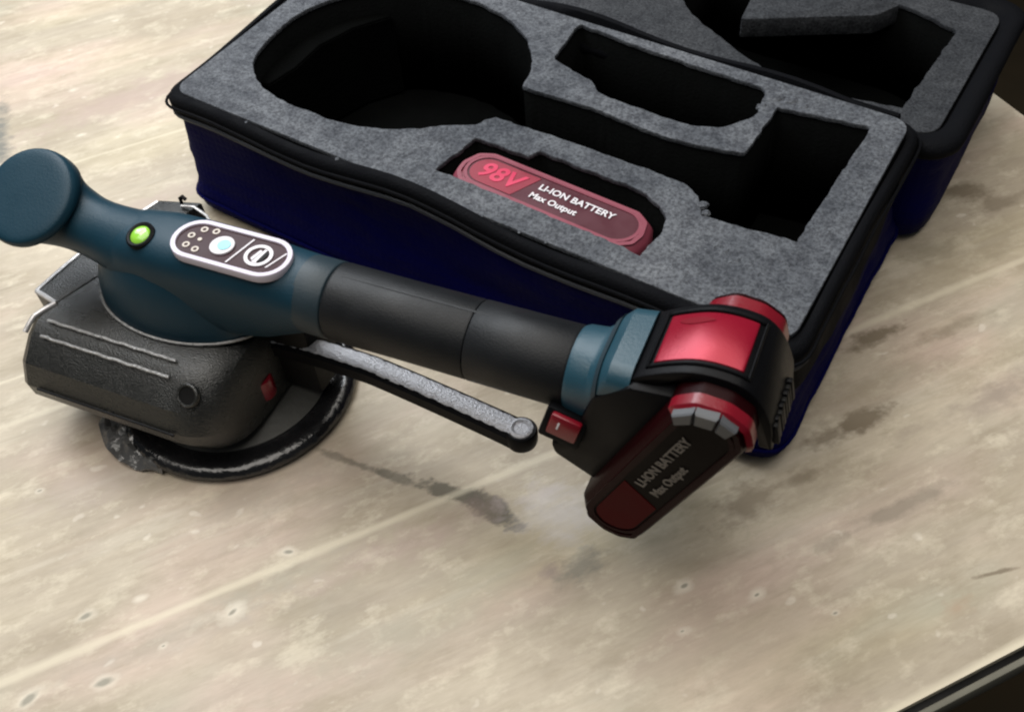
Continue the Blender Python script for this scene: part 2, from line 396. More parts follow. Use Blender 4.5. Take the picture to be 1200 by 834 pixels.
STAIN_LIGHT_LIST = [
    # x, y, angle, half length, half width, strength, colour, softness
    (.036, -.0665, .10, .022, .0026, .60, DK),  # dark streak running from the disc to the lever tip
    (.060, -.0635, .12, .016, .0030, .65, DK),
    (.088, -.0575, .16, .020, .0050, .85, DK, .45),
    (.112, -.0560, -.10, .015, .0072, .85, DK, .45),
    (.162, -.0600, GA + .2, .018, .0095, .75, (.19, .18, .15), .8),  # shadow below the battery, painted on the board
    (.150, -.0720, GA, .007, .0040, .55, (.25, .20, .19), .8),
    (.212, .002, GA, .024, .0110, .70, BR, .8),  # brown patch to the right of the battery
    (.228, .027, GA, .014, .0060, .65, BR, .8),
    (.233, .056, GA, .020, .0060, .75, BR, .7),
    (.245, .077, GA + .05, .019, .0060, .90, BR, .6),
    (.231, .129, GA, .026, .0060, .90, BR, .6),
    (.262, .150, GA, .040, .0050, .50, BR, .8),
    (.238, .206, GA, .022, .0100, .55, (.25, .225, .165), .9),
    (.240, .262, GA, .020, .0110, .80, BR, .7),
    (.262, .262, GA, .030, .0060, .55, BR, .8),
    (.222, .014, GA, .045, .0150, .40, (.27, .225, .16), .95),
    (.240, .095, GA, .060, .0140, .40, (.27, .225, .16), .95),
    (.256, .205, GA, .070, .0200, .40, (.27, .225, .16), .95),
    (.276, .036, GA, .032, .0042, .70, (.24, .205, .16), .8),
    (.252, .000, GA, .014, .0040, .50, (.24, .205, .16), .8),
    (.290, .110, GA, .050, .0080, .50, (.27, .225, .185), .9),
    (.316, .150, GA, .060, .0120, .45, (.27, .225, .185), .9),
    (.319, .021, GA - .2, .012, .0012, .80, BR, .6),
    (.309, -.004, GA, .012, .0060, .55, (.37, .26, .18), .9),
    (.140, -.042, .4, .030, .0200, .45, (.55, .53, .56), .95),  # pale sheen on the board, put into the colour
    (.010, -.100, GA, .050, .0120, .50, (.36, .315, .265), .9),
    (.085, -.092, GA, .060, .0110, .45, (.40, .30, .27), .9),
    (.110, -.130, GA, .070, .0120, .40, (.34, .32, .25), .9),
    (.045, -.135, GA, .040, .0090, .40, (.33, .325, .26), .9),
    (.230, -.070, GA, .060, .0160, .40, (.38, .33, .25), .9),
    (.020, -.180, GA, .060, .0100, .35, (.36, .33, .28), .9),
    (-.060, -.130, GA, .060, .0140, .45, (.42, .35, .31), .9),
    (-.280, .120, GA + .15, .110, .0180, .75, (.38, .30, .255), .8),
    (-.190, .035, GA + .1, .060, .0130, .60, (.42, .34, .285), .8),
    (-.150, -.010, GA, .040, .0090, .50, (.42, .34, .285), .8),
    (-.336, .034, math.radians(-41), .050, .0085, .95, (.17, .165, .145), .8),
]
PALE = (.67, .62, .52); PIT = (.20, .19, .15)
for (x, y), rr_, ri_, an_ in [((.010, -.209), .0042, .0021, .9), ((-.013, -.230), .0044, .0022, .2), ((-.020, -.191), .0038, .0017, .4),
         ((.037, -.157), .0046, .0011, 1.2), ((.040, -.121), .0034, .0012, .7), ((.205, -.049), .0036, .0010, 1.3),
         ((.234, -.038), .0034, .0007, 2.2), ((.213, -.069), .0028, .0006, .9), ((.266, -.030), .0016, .0007, 0),
         ((-.004, -.172), .0024, 0., 0), ((-.090, -.154), .0018, .0007, 0), ((.021, -.184), .0018, .0005, 0),
         ((-.228, .129), .0026, 0., 0), ((-.330, .095), .0030, 0., 0), ((-.286, .060), .0026, 0., 0)]:
    STAIN_LIGHT_LIST.append((x, y, GA + .4*math.sin(an_*7), rr_*1.75, rr_*1.05, .62, PALE, .75, .55))
    if ri_: STAIN_LIGHT_LIST.append((x, y, GA + .4*math.sin(an_*7), ri_*2.3, ri_*1.1, .80, PIT, .55, .5))

top = tag(empty('tabletop', (0, 0, 0)), kind='structure')
edges = [-.281, -.1075, .067, .241, .415, .589]
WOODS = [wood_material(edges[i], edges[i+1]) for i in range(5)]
TH = .0045
def plank(al0, al1, p0, p1, dz=0., name='plank'):
    m_wood = WOODS[edges.index(p0)]
    g = 0.
    P = [board(al0 + g, p0 + g), board(al1 - g, p0 + g), board(al1 - g, p1 - g), board(al0 + g, p1 - g)]
    o = prism(name, P, 'z', -TH, dz, m_wood, top, 0)
    return o
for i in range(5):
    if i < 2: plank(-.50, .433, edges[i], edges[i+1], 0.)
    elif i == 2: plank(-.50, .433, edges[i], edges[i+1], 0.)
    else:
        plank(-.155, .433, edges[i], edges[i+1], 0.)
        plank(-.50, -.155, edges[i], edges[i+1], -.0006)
# near-black filler painting the shaded gap under the planks, and the narrow grey rail along the near edge
P = [board(-.5, -.2836), board(.431, -.2836), board(.431, .58), board(-.5, .58)]
prism('gap_shade_filler', P, 'z', -.0160, -.0047, m_dark, top)
P = [board(-.5, -.2866), board(.432, -.2866), board(.432, -.2838), board(-.5, -.2838)]
prism('edge_rail', P, 'z', -.0160, -.0035, m_edge, top, .0006)
# dark floor far below the table edge
fl = mesh('floor', [(-4, -4, -.75), (4, -4, -.75), (4, 4, -.75), (-4, 4, -.75)], [(0, 1, 2, 3)], m_floor)
tag(fl, kind='structure')

# ------------------------------------------------------------------ the open soft case
case = empty('tool_case', (.03, .13, 0))
tag(case, 'open navy blue soft tool case with grey foam insert lying on the pale planks', 'tool case')
CX, CY = .03, .13
ZT = .0825
FQ = [(-.156, .051), (.209, .033), (.209, .197), (-.156, .218)]           # foam outline, world
LQ = [(-.150, .226), (.2205, .211), (.2235, .338), (-.146, .356)]           # lid foam outline, world
def ring_outline(Q, off, r, z, nseg=26, wob=0., zw=None):
    """rounded quadrilateral grown by off, edges subdivided"""
    c = [Vector(p) for p in Q]; n = len(c); lines = []
    for i in range(n):
        d = (c[(i+1) % n] - c[i]).normalized(); nn = Vector((d.y, -d.x)); lines.append((c[i] + nn*off, d))
    cor = []
    for i in range(n):
        p, d = lines[i-1]; q, e = lines[i]
        den = d.x*e.y - d.y*e.x; t = ((q - p).x*e.y - (q - p).y*e.x)/den; cor.append(p + d*t)
    P = []
    for i in range(n):
        a, b, pr = cor[i], cor[(i+1) % n], cor[i-1]
        din = (a - pr).normalized(); dout = (b - a).normalized()
        for k in range(7):
            t = k/6; s = a - din*r; e = a + dout*r; P.append(s*(1-t)**2 + a*2*t*(1-t) + e*t*t)
        s = a + dout*r; e = b - dout*r
        for k in range(1, nseg): P.append(s.lerp(e, k/nseg))
    out = []
    for p in P:
        w = wob*(noise.noise((p.x*14, p.y*14, z*30)) + .38*noise.noise((p.x*52 + z*40, p.y*52, z*75)) + .12*noise.noise((p.x*120, p.y*120 + z*90, z*140))) if wob else 0
        cc = Vector((sum(q[0] for q in Q)/4, sum(q[1] for q in Q)/4)); dd = (p - cc).normalized()
        zz = z + (zw(p.x, p.y) if zw else 0)
        out.append((p.x + dd.x*w - CX, p.y + dd.y*w - CY, zz))
    return out
def sagw(x, y):          # the soft rim droops and waves along its length
    return .0026*math.sin(x*46 + 1.0) + .0022*math.sin(x*23 + y*31) - .002
def shell(Q, secs, nm, m, r=.018, nseg=26):
    fine = []
    for i in range(len(secs) - 1):
        k = 5 if i > 2 else 1
        for q in range(k):
            t = q/k; e = t*t*(3 - 2*t); A, B = secs[i], secs[i+1]
            fine.append((A[0] + (B[0]-A[0])*t, A[1] + (B[1]-A[1])*e, A[2] + (B[2]-A[2])*t, A[3] if q == 0 else 0))
    fine.append(secs[-1]); nseg = 70
    rings = [ring_outline(Q, o, r, z, nseg, w, (sagw if s else None)) for z, o, w, s in fine]
    return loft(nm, rings, m, case, True, False, True, 50)
base = shell(FQ, [(.0006, .000, .001, 0), (.0012, .006, .002, 0), (.006, .0095, .003, 0), (.014, .0100, .0030, 0), (.024, .0075, .0040, 0),
                  (.038, .0055, .0045, 0), (.052, .0050, .0040, 0), (.064, .0056, .0030, 0), (.0735, .0065, .001, 1)], 'base_shell', m_navy)
band = [(.0735, .0068, .001, 1), (.0760, .0078, .001, 1), (.0815, .0080, .001, 1), (.0845, .0068, .0006, 1), (.0855, .0046, .0004, 1),
        (.0852, .0026, 0, 1), (.0810, .0012, 0, 1), (.0740, .0010, 0, 0)]
tape = loft('zipper_band', [ring_outline(FQ, o, .016, z, 26, w, (sagw if s else None)) for z, o, w, s in band], m_tape, case, False, False, True, 60)
ol = ring_outline(FQ, .0078, .018, .0738, 26, .001, sagw)
tube('piping', ol + [ol[0]], .0011, m_pipe, case, 8)
ol = ring_outline(FQ, .0104, .018, .0125, 26, .0035, None)
tube('base_piping', ol + [ol[0]], .0011, m_navy, case, 8)

# zipper teeth along the far left corner and the right rim are too fine to pick apart: the band carries a fine ridge
ol = ring_outline(FQ, .0092, .016, .0800, 26, .001, sagw)
tube('zipper_chain', ol + [ol[0]], .0009, m_tape, case, 6)

def loc2(P): return [(x - CX, y - CY) for x, y in P]
# foam insert: outline with the cut-outs for disc, handle, battery end, charger and spare battery
circle = [(.013, .098), (.019, .108), (.060, .1075), (.100, .106), (.128, .104), (.138, .098), (.145, .087), (.168, .0875), (.191, .090),
          (.194, .186), (.146, .181), (.1455, .139), (.137, .1365), (.118, .1335), (.092, .134), (.060, .1385), (.026, .138)]
disc_cut = []
for i in range(34):
    a = math.radians(4 + (318 - 4)*i/33)
    ca, sa = math.cos(a), math.sin(a); e = 2/2.9 if ca < 0 and sa < 0 else 1
    disc_cut.append((-.062 + .080*math.copysign(abs(ca)**e, ca), .134 + .067*math.copysign(abs(sa)**e, sa)))
nest = disc_cut + circle
charger = round_corners([(.016, .206), (.066, .199), (.136, .193), (.1395, .168), (.128, .152), (.109, .146), (.058, .150), (.048, .159), (.020, .167)], .004, 3)
slot = [(.0135, .0575), (.0185, .0895), (.051, .0885), (.053, .0945)] + round_corners([(.112, .0905), (.133, .083)], .01, 4)[0:0] + \
       [(.100, .0915), (.115, .0895), (.125, .085), (.132, .078), (.134, .068), (.132, .0485), (.119, .0512), (.083, .0535), (.020, .0575)]
def jitter(P, amp=.0010, step=.0028):
    Q = []
    for i in range(len(P)):
        a, b = Vector(P[i]), Vector(P[(i+1) % len(P)]); n = max(1, int((b-a).length/step))
        for k in range(n):
            p = a.lerp(b, k/n)
            v = noise.noise_vector((p.x*150, p.y*150, 2.2)) + .5*noise.noise_vector((p.x*480, p.y*480, 5.1))
            Q.append((p.x + amp*v.x, p.y + amp*v.y))
    return Q
outer = [(p[0], p[1]) for p in ring_outline(FQ, .0008, .010, 0, 40)]
def skin(name, outer_l, holes, z0, z1, m, bevel):
    return holed(name, outer_l, [loc2(jitter(h)) for h in holes], z0, z1, m, case, bevel)
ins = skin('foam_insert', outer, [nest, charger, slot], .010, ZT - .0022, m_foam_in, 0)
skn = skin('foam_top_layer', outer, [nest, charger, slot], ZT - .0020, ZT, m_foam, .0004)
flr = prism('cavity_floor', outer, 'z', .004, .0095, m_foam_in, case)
# step in the foam at the left of the round cut-out
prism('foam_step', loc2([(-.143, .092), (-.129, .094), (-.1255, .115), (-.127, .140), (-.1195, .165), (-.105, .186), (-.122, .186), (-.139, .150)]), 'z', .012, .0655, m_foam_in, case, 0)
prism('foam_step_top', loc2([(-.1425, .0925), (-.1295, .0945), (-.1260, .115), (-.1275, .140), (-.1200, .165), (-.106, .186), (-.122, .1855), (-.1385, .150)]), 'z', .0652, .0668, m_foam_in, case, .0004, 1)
# black side panel of the case on the right
ro = []
for z, o in ((.0745, .0076), (.0660, .0072), (.0560, .0068), (.0470, .0074)):
    P_ = ring_outline(FQ, o, .018, z, 26, .003, None)
    Q_ = [p for p in P_ if p[0] + CX > .209 - .004]
    Q_.sort(key=lambda p: p[1])
    ro.append([(x, y, zz + (.006*math.sin((y + CY)*34 + 1.2) if z < .05 else 0)) for x, y, zz in Q_])
mn = min(len(q) for q in ro); ro = [q[:mn] for q in ro]
loft('side_panel', ro, m_tape, case, False, False, False, 60)
# torn lump and pressed creases in the foam
def lump(name, x, y, r, z, m, sx=1., rot=0.):
    bm = bmesh.new(); bmesh.ops.create_icosphere(bm, subdivisions=3, radius=r)
    for v in bm.verts:
        k = 1 + .45*noise.noise(v.co*(1.4/r) + Vector((x*90, y*90, 0))); v.co *= k; v.co.z *= .55; v.co.x *= sx
    bmesh.ops.rotate(bm, verts=bm.verts, matrix=Matrix.Rotation(rot, 3, 'Z'))
    o = from_bm(name, bm, m, case); o.location = (x - CX, y - CY, z); return o
for x, y, r, sx in ((.142, .187, .0042, 1.4), (.150, .1885, .0036, 1.3), (.139, .178, .0030, 1.), (.158, .187, .0028, 1.2), (.142, .094, .0024, 1.5), (.146, .090, .0020, 1.)):
    lump('torn_foam_lump', x, y, r, ZT - .0006, m_foam, sx, .6)
for k in range(5):
    lump('foam_crease', .146 + .0062*k, .071 - .0012*k + .002*(k % 2), .0022, ZT - .0006, m_foam, 3.0, math.radians(62))
for k in range(26):
    x = -.15 + .352*random.random(); y = .047 - (x + .15)*.05 + .006*random.random()
    if k > 12: x, y = .200 + .006*random.random(), .04 + .15*random.random()
    lump('foam_crumb', x, y, .0006 + .0007*random.random(), ZT + .0002, m_foam)

# the lid half folded back behind, with its own foam frame
lid = shell(LQ, [(.0006, .000, .001, 0), (.0012, .006, .001, 0), (.006, .010, .002, 0), (.016, .0110, .0025, 0), (.030, .010, .003, 0),
                 (.045, .0100, .003, 0), (.058, .0120, .002, 0), (.066, .0135, .001, 0)], 'lid_shell', m_navy, .022)
bandl = [(.062, .0128, .001, 0), (.0655, .0150, .001, 0), (.0690, .0152, .0008, 0), (.0720, .0125, .0006, 0), (.0722, .0085, .0003, 0), (.0690, .0035, 0, 0), (.0640, .001, 0, 0)]
loft('lid_zipper_band', [ring_outline(LQ, o, .020, z, 26, w) for z, o, w, s in bandl], m_tape, case, False, False, True, 60)
lid_hole = jitter([(.062, .262), (.099, .2395), (.142, .2185), (.200, .2265), (.206, .311), (.176, .324), (.050, .330), (.050, .275)])
outl = [(p[0], p[1]) for p in ring_outline(LQ, .0008, .012, 0, 40)]
holed('lid_foam', outl, [loc2(lid_hole)], .010, .0668, m_foam_in, case, 0)
holed('lid_foam_top_layer', outl, [loc2(lid_hole)], .067, .0690, m_foam_lid, case, .0004)
prism('lid_cavity_floor', outl, 'z', .004, .0095, m_foam_in, case)
# padded flap lying across the back of the lid's cut-out
fp = round_corners([(.090, .2705), (.160, .3085), (.171, .330), (.082, .330)], .003, 3)
prism('pocket_flap', loc2(fp), 'z', .0560, .0690, m_foam_lid, case, .0012, 2)
# fabric hinge between the two halves
hx = []
for k in range(31):
    t = k/30; x = -.150 + .352*t; y = .2215 - .0185*t
    hx.append([(x - CX, y + .004 - CY, .0795 + .0008*math.sin(k)), (x - CX, y + .0085 - CY, .0765), (x - CX, y + .0125 - CY, .072), (x - CX, y + .0115 - CY, .0705), (x - CX, y + .006 - CY, .0745), (x - CX, y + .003 - CY, .0780)])
loft('fabric_hinge', hx, m_tape, case)

# ------------------------------------------------------------------ battery packs (one spare in the case, one on the tool)
BP = [(-.048, -.0158), (.046, -.0158), (.0540, -.0095), (.0555, .000), (.0520, .0105), (.0435, .0158), (-.043, .0158), (-.0520, .0110), (-.0560, .000), (-.0545, -.0090)]
def inset(P, d):
    """polygon moved inwards by d (counter-clockwise outline)"""
    n = len(P); c = [Vector(p) for p in P]; out = []
    for i in range(n):
        a, b, e = c[i-1], c[i], c[(i+1) % n]
        d1 = (b - a).normalized(); d2 = (e - b).normalized()
        n1 = Vector((-d1.y, d1.x)); n2 = Vector((-d2.y, d2.x)); s = (n1 + n2); s = s/ max(.2, s.length_squared) * 2
        q = b + s*d; out.append((q.x, q.y))
    return out
def battery_parts(parent, mw, depth, ring_m, body_m, print_m, title_m, label_right, band_m=None):
    """pack whose label face is local +z at 0 and whose length runs along local x; mw places it in the parent"""
    def ringz(P, z): return [mw @ Vector((x, y, z)) for x, y in P]
    B0 = round_corners(BP, .0022, 2)
    body = loft('battery_case', [ringz(inset(B0, .0022), -depth), ringz(B0, -depth + .002), ringz(B0, -.0045), ringz(inset(B0, .0012), -.0022), ringz(inset(B0, .0030), -.0004)], body_m, parent, True, True, True, 30)
    if band_m:       # red bands round the upper end of the pack, at both faces
        O = inset(B0, -.0006)
        c0 = [i for i, p in enumerate(O) if p[0] > .034]
        k0 = next(i for i in c0 if (i - 1) % len(O) not in c0)
        idx = [(k0 + i) % len(O) for i in range(len(c0))]
        Oi = inset(B0, .0014)
        for z0, z1 in ((-.0070, -.0006), (-depth + .0040, -depth + .0125)):
            rr = []
            for z, A in ((z0, O), (z1 - .0016, O), (z1, Oi)):
                rr.append([mw @ Vector((A[i][0], A[i][1], z)) for i in idx])
            if z0 < -.02:
                rr = [[mw @ Vector((Oi[i][0], Oi[i][1], z0 - .0008)) for i in idx]] + rr
            loft('red_band', rr, band_m, parent, False, False, False, 25)
    st_out = stadium(.0500, .0118, 12); st_in = stadium(.0482, .0100, 12)
    # outer ring proud of the case, with a dark groove inside it
    def annulus(nm, A, Bq, z0, z1, m):
        n = len(A)
        rings = [ringz(A, z0), ringz(A, z1), ringz(Bq, z1), ringz(Bq, z0)]
        return loft(nm, rings, m, parent, False, False, True, 30)
    o8 = inset(B0, .0030)
    annulus('end_ring', o8, inset(B0, .0052), -.0006, .0007, ring_m)
    annulus('label_rim', st_out, st_in, -.0006, .0006, ring_m)
    lab = loft('label_plate', [ringz(st_in, -.0006), ringz(st_in, .0001)], label_right, parent, True, True, True, 30)
    # the printed red field at the left of the label
    f = [(x, y) for x, y in stadium(.0470, .0089, 12) if x < -.020]
    f = f + [] ; ys = [-.0089, .0089]
    red = [(-.018, -.0089), (-.012, .0089)]
    left = sorted(f, key=lambda p: math.atan2(p[1], -(p[0] + .03)))
    Pf = [(-.011, .0089)] + [(x, y) for x, y in sorted(f, key=lambda p: -p[1])] + [(-.018, -.0089)]
    loft('label_field', [ringz(Pf, .0000), ringz(Pf, .00035)], title_m[1], parent, True, True, True, 30)
    def T(body_, x, y, size, m, bold=0., shear=0., sx=1., nm='label_text'):
        return text(nm, body_, size, m, parent, mw @ Matrix.Translation((x, y, .0005)), bold, shear, sx)
    if not band_m: T('98V', -.0425, .0000, .0150, title_m[0], .0004, .15, 1.0, 'label_number')
    T('LI-ION BATTERY', -.0085, .0034, .0057, print_m, .00014, .0, 1.02)
    T('Max Output', -.0095, -.0038, .0054, print_m, .00014, .0, 1.00)
    return body
spare = empty('battery_pack', (.0765, .067, 0))
tag(spare, 'spare 98V battery pack with pink rim lying in the foam slot of the case', 'battery')
mw = Matrix.Translation((-.0022, .0012, .0802)) @ Matrix.Rotation(math.radians(-4.5), 4, 'Z')
m_title = mat('rosy_number_print', (0.50, 0.035, 0.09), 0.4, 0.4)
m_field = mat('crimson_label_field', (0.20, 0.004, 0.022), 0.45, 0.5, var=.15, vscale=90)
m_mauve = mat('label_painted_sheen', (0.060, 0.008, 0.016), 0.4, 0.4, var=.3, vscale=60)  # reflection on the black label put into a mauve colour
battery_parts(spare, mw, .066, m_pinkring, m_pinkring, m_white, (m_title, m_field), m_mauve)

# ------------------------------------------------------------------ the power tool
tool = empty('power_tool', (-.0445, -.0555, 0), math.radians(8))
tag(tool, 'dark teal cordless hand tool with mushroom knob, black grip and round suction base', 'power tool')
AX = .0925   # height of the handle's axis

# suction disc
lathe('suction_disc', [(0, .0010), (.0590, .0008), (.0608, .0022), (.0616, .0040), (.0608, .0066), (.0584, .0084), (.0556, .0086), (.0530, .0080), (.0515, .0074), (.0480, .0078), (.0, .0082)], m_rub, tool, 96)
dt = lathe('disc_top_plate', [(0, .0060), (.0478, .0076), (.0480, .0088), (.0440, .0104), (.0300, .0135), (.022, .0180), (0, .0180)], m_discgrey, tool, 72)
lathe('suction_post', [(0, .012), (.020, .012), (.018, .024), (0, .024)], m_black, tool, 40)
# crumpled tab at the front left of the disc
rings = []
for k in range(26):
    t = k/25; a = math.radians(203 + 62*t); row = []
    for j in range(6):
        r = .0585 + (.0040 + .0105*math.sin(PI*min(1, .12 + t*.95))**.7)*j/5
        zz = .0075 - .0050*j/5 + .0034*noise.noise((t*14, j*.9, 1.7))
        row.append((r*math.cos(a), r*math.sin(a), max(.0012, zz)))
    for j in range(5, -1, -1):
        x, y, z = row[j]; row.append((x, y, max(.0004, z - .0011)))
    rings.append(row)
loft('disc_tab', rings, m_clear, tool, ang=25)

# base housing: long front lobe of faceted section
sec = [(.048, .016), (.055, .022), (.058, .045), (.050, .0600), (.020, .0618), (-.028, .0618), (-.0360, .0606), (-.0430, .0570), (-.0530, .0480), (-.0580, .0370), (-.0572, .0290), (-.0520, .0195), (-.0420, .0165), (0, .0155)]
rings = []
for a, df, dz, s in ((-.0800, .0040, .0060, .94), (-.0780, .0010, .0016, .99), (-.0745, 0, 0, 1), (-.02, 0, 0, 1), (.008, 0, 0, 1), (.0170, .0010, .0006, 1), (.0240, .0040, .0024, 1), (.0290, .0085, .0058, 1), (.0320, .0140, .0105, 1), (.0336, .0200, .0160, 1)):
    row = []
    for b, z in sec:
        bb = b + df if b < 0 else b - df*.6
        if b < -.03: bb = b + df
        zz = z - dz*(z - .0155)/.046*1.0
        row.append((a, bb*s if s < 1 else bb, zz))
    rings.append(row)
hous = loft('base_housing', rings, m_housing, tool, ang=22)
bm = bmesh.new(); bm.from_mesh(hous.data)
for b_, z_ in ((-.0352, .0618), (-.0425, .0584)):
    pts = [(-.068 + .074*k/20, b_ + .0002*math.sin(k*2.2), z_ + .0003 + .0002*math.sin(k*1.7)) for k in range(21)]
    tube('housing_ridge', pts, .0008, m_ridge, hous, 8)
bm.free()
# side seam of the front lobe
tube('housing_seam', [(-.068 + .080*k/16, -.0586, .0374) for k in range(17)], .0006, m_black, hous, 6)
# screw socket; a dark disc paints the shade of its hole
lathe('socket_rim', [(.0042, -.001), (.0058, -.001), (.0056, .0006), (.0050, .0010), (.0043, .0008), (.0042, -.001)], m_housing, hous, 28).matrix_local = frame((.0175, -.0462, .0548), (1, 0, 0), (0, .68, .73))
lathe('screw_socket', [(0, -.0006), (.0043, -.0006), (.0043, .0004), (0, .0003)], m_dark, hous, 28).matrix_local = frame((.0175, -.0462, .0548), (1, 0, 0), (0, .68, .73))
# stepped back-left block with its corner highlights built as silver strips
blk = prism('housing_block', [(-.0870, -.0225), (-.0720, -.0245), (-.0630, .000), (-.045, .062), (-.0690, .056), (-.0830, .012)], 'z', .022, .0625, m_housing, tool, .0012, 2)
lw = [(-.0685, .0545, .062), (-.0825, .0115, .062), (-.0866, -.0212, .062), (-.0722, -.0245, .062), (-.0775, -.0345, .0612), (-.0790, -.0420, .0570)]
for p, q in zip(lw[:-1], lw[1:]):
    tube('edge_highlight', [p, tuple((u + v)/2 + (.0003 if i == 2 else 0) for i, (u, v) in enumerate(zip(p, q))), q], .0013, m_trim, blk, 8)
box('side_grip_panel', (-.0862, -.008, .043), (.002, .026, .022), m_black, blk, .0006, (0, 0, .1))
# little hook behind
tube('hook', [(-.0535, .0560, .061), (-.0535, .0565, .0675), (-.0515, .0565, .0690), (-.0495, .0560, .0680)], .0011, m_black, tool, 8)
tube('wire_clip', [(-.0525, .0545, .0640), (-.045, .0555, .0645), (-.036, .053, .0632), (-.032, .050, .063)], .0008, m_trim, tool, 8)

# teal body standing on the housing
def body_ring(a, w, z0, z1, ex=2.6, n=36):
    zc, hz = (z0 + z1)/2, (z1 - z0)/2; out = []
    for j in range(n):
        t = 2*PI*j/n; c, s = math.cos(t), math.sin(t)
        out.append((a, w*abs(c)**(2/ex)*(1 if c >= 0 else -1), zc + hz*abs(s)**(2/ex)*(1 if s >= 0 else -1)))
    return out
def lerp_secs(S_, n):
    out = []
    for i in range(len(S_) - 1):
        for k in range(n):
            t = k/n; t = t; out.append([p + (q - p)*t for p, q in zip(S_[i], S_[i+1])])
    out.append(list(S_[-1])); return out
bodyS = [(-.0400, .0140, .078, .1045, 2.2), (-.0340, .0165, .0680, .1065, 2.4), (-.0240, .0180, .0620, .1088, 2.7), (-.010, .0188, .0610, .1100, 3.0), (.010, .0190, .0610, .1104, 3.0),
         (.030, .0188, .0620, .1104, 2.9), (.045, .0182, .0660, .1100, 2.6), (.056, .0178, .0710, .1098, 2.3), (.0655, .0174, .0752, .1097, 2.05)]
bodyS = lerp_secs(bodyS, 3)
loft('body', [body_ring(*s[:4], s[4], 40) for s in bodyS], m_teal, tool, ang=60)
# skirt of the body: wide oval flange
sk = []
for sc, z in ((1.0, .0612), (1.0, .0650), (.985, .0690), (.955, .0745), (.90, .0810), (.82, .0880), (.70, .0945), (.56, .0990), (.40, .1010)):
    sk.append([(-.012 + .0470*sc*math.cos(2*PI*k/64), .002 + .0285*sc*math.sin(2*PI*k/64), z) for k in range(64)])
loft('body_skirt', sk, m_teal, tool, ang=60)
rim = [(-.012 + .0478*math.cos(2*PI*k/64), .002 + .0293*math.sin(2*PI*k/64), .0630) for k in range(65)]
tube('flange_edge', rim, .0007, m_ridge, tool, 8)

# front knob: bent neck flaring into a wide round cap
path = [((-.020, 0, .0915), .0174), ((-.034, .000, .0925), .0160), ((-.045, .0005, .0940), .0146), ((-.054, .0010, .0955), .0142), ((-.0615, .0015, .0970), .0150), ((-.0680, .0010, .0990), .0168), ((-.0725, .0002, .1012), .0194), ((-.0752, -.0010, .1040), .0218), ((-.0765, -.0028, .1075), .0233), ((-.0770, -.0050, .1112), .0238), ((-.0772, -.0064, .1135), .0234), ((-.0772, -.0072, .1148), .0220), ((-.0772, -.0076, .1154), .0180), ((-.0772, -.0077, .1156), .008)]
dirs = [(-1, 0, .06), (-1, .03, .10), (-1, .03, .16), (-1, .02, .24), (-.97, 0, .38), (-.85, -.06, .56), (-.62, -.16, .74), (-.36, -.28, .85), (-.15, -.38, .87), (-.04, -.44, .86), (0, -.46, .85), (0, -.46, .85), (0, -.46, .85), (0, -.46, .85)]
rings = []
for (p, r), d in zip(path, dirs):
    d = Vector(d).normalized(); u = Vector((0, 1, 0)); u = (u - d*u.dot(d)).normalized(); v = d.cross(u)
    rings.append([Vector(p) + r*1.01*(math.cos(2*PI*k/44)*u + math.sin(2*PI*k/44)*v) for k in range(44)])
# finer rings by Catmull interpolation
def cat(rings, n=4):
    out = []
    for i in range(len(rings) - 1):
        r0, r1, r2, r3 = rings[max(0, i-1)], rings[i], rings[i+1], rings[min(len(rings)-1, i+2)]
        for k in range(n):
            t = k/n
            out.append([.5*((2*b) + (c - a)*t + (2*a - 5*b + 4*c - d)*t*t + (3*b - a - 3*c + d)*t**3) for a, b, c, d in zip(r0, r1, r2, r3)])
    out.append(rings[-1]); return out
loft('front_knob', cat(rings), m_teal, tool, ang=60)

# bubble level
lv = lathe('bubble_level', [(0, -.002), (.0068, -.002), (.0068, .0006), (.0060, .0012), (.0050, .0010), (.0048, .0002), (0, .0002)], m_black, tool, 32)
lv.matrix_local = frame((-.0150, -.0074, .1090), (1, 0, .06), (0, .96, .26))
lathe('level_fluid', [(0, 0), (.0047, 0), (.0047, .0005), (.0038, .0014), (.002, .0019), (0, .0020)], m_green, lv, 28)
lathe('level_bubble', [(0, .0014), (.0014, .0014), (.0014, .0020), (.0007, .0023), (0, .0023)], m_greend, lv, 16, (-.0008, .0006, 0))

# control panel
pn = holed('control_panel', stadium(.0290, .0115, 14), [stadium(.0273, .0098, 14)], -.0022, .0013, m_whiterim, tool, .0003)
pn.location = (.0305, -.0028, .1104); pn.rotation_euler = (0, 0, 0)
prism('panel_face', stadium(.0276, .0102, 14), 'z', -.0020, .0006, m_panel, pn)
b1 = prism('mode_button', circ(.0056, 32, .0000, .0), 'z', 0, .0013, m_white, pn, .0003); b1.location = (-.0045, 0, .0003)
prism('button_print', circ(.0030, 20, .0010, .0002), 'z', .0, .0016, m_cyan, pn).location = (-.0045, 0, .0003)
b2 = holed('power_button', circ(.0064, 32), [circ(.0048, 28)], 0, .0010, m_white, pn, 0); b2.location = (.0140, 0, .0003)
def slash(x, h, w, m=m_white, sl=.0022, nm='divider_line'):
    return prism(nm, [(x - w - sl, -h), (x + w - sl, -h), (x + w + sl, h), (x - w + sl, h)], 'z', .0004, .0010, m, pn)
slash(.0046, .0082, .0004); slash(.0228, .0052, .0004)
prism('power_symbol', [(.0113, -.0022), (.0125, -.0034), (.0142, .0030), (.0130, .0034)], 'z', .0004, .0010, m_white, pn)
prism('power_symbol', [(.0128, -.0042), (.0150, -.0042), (.0162, .0040), (.0148, .0044)], 'z', .0004, .0010, m_white, pn)
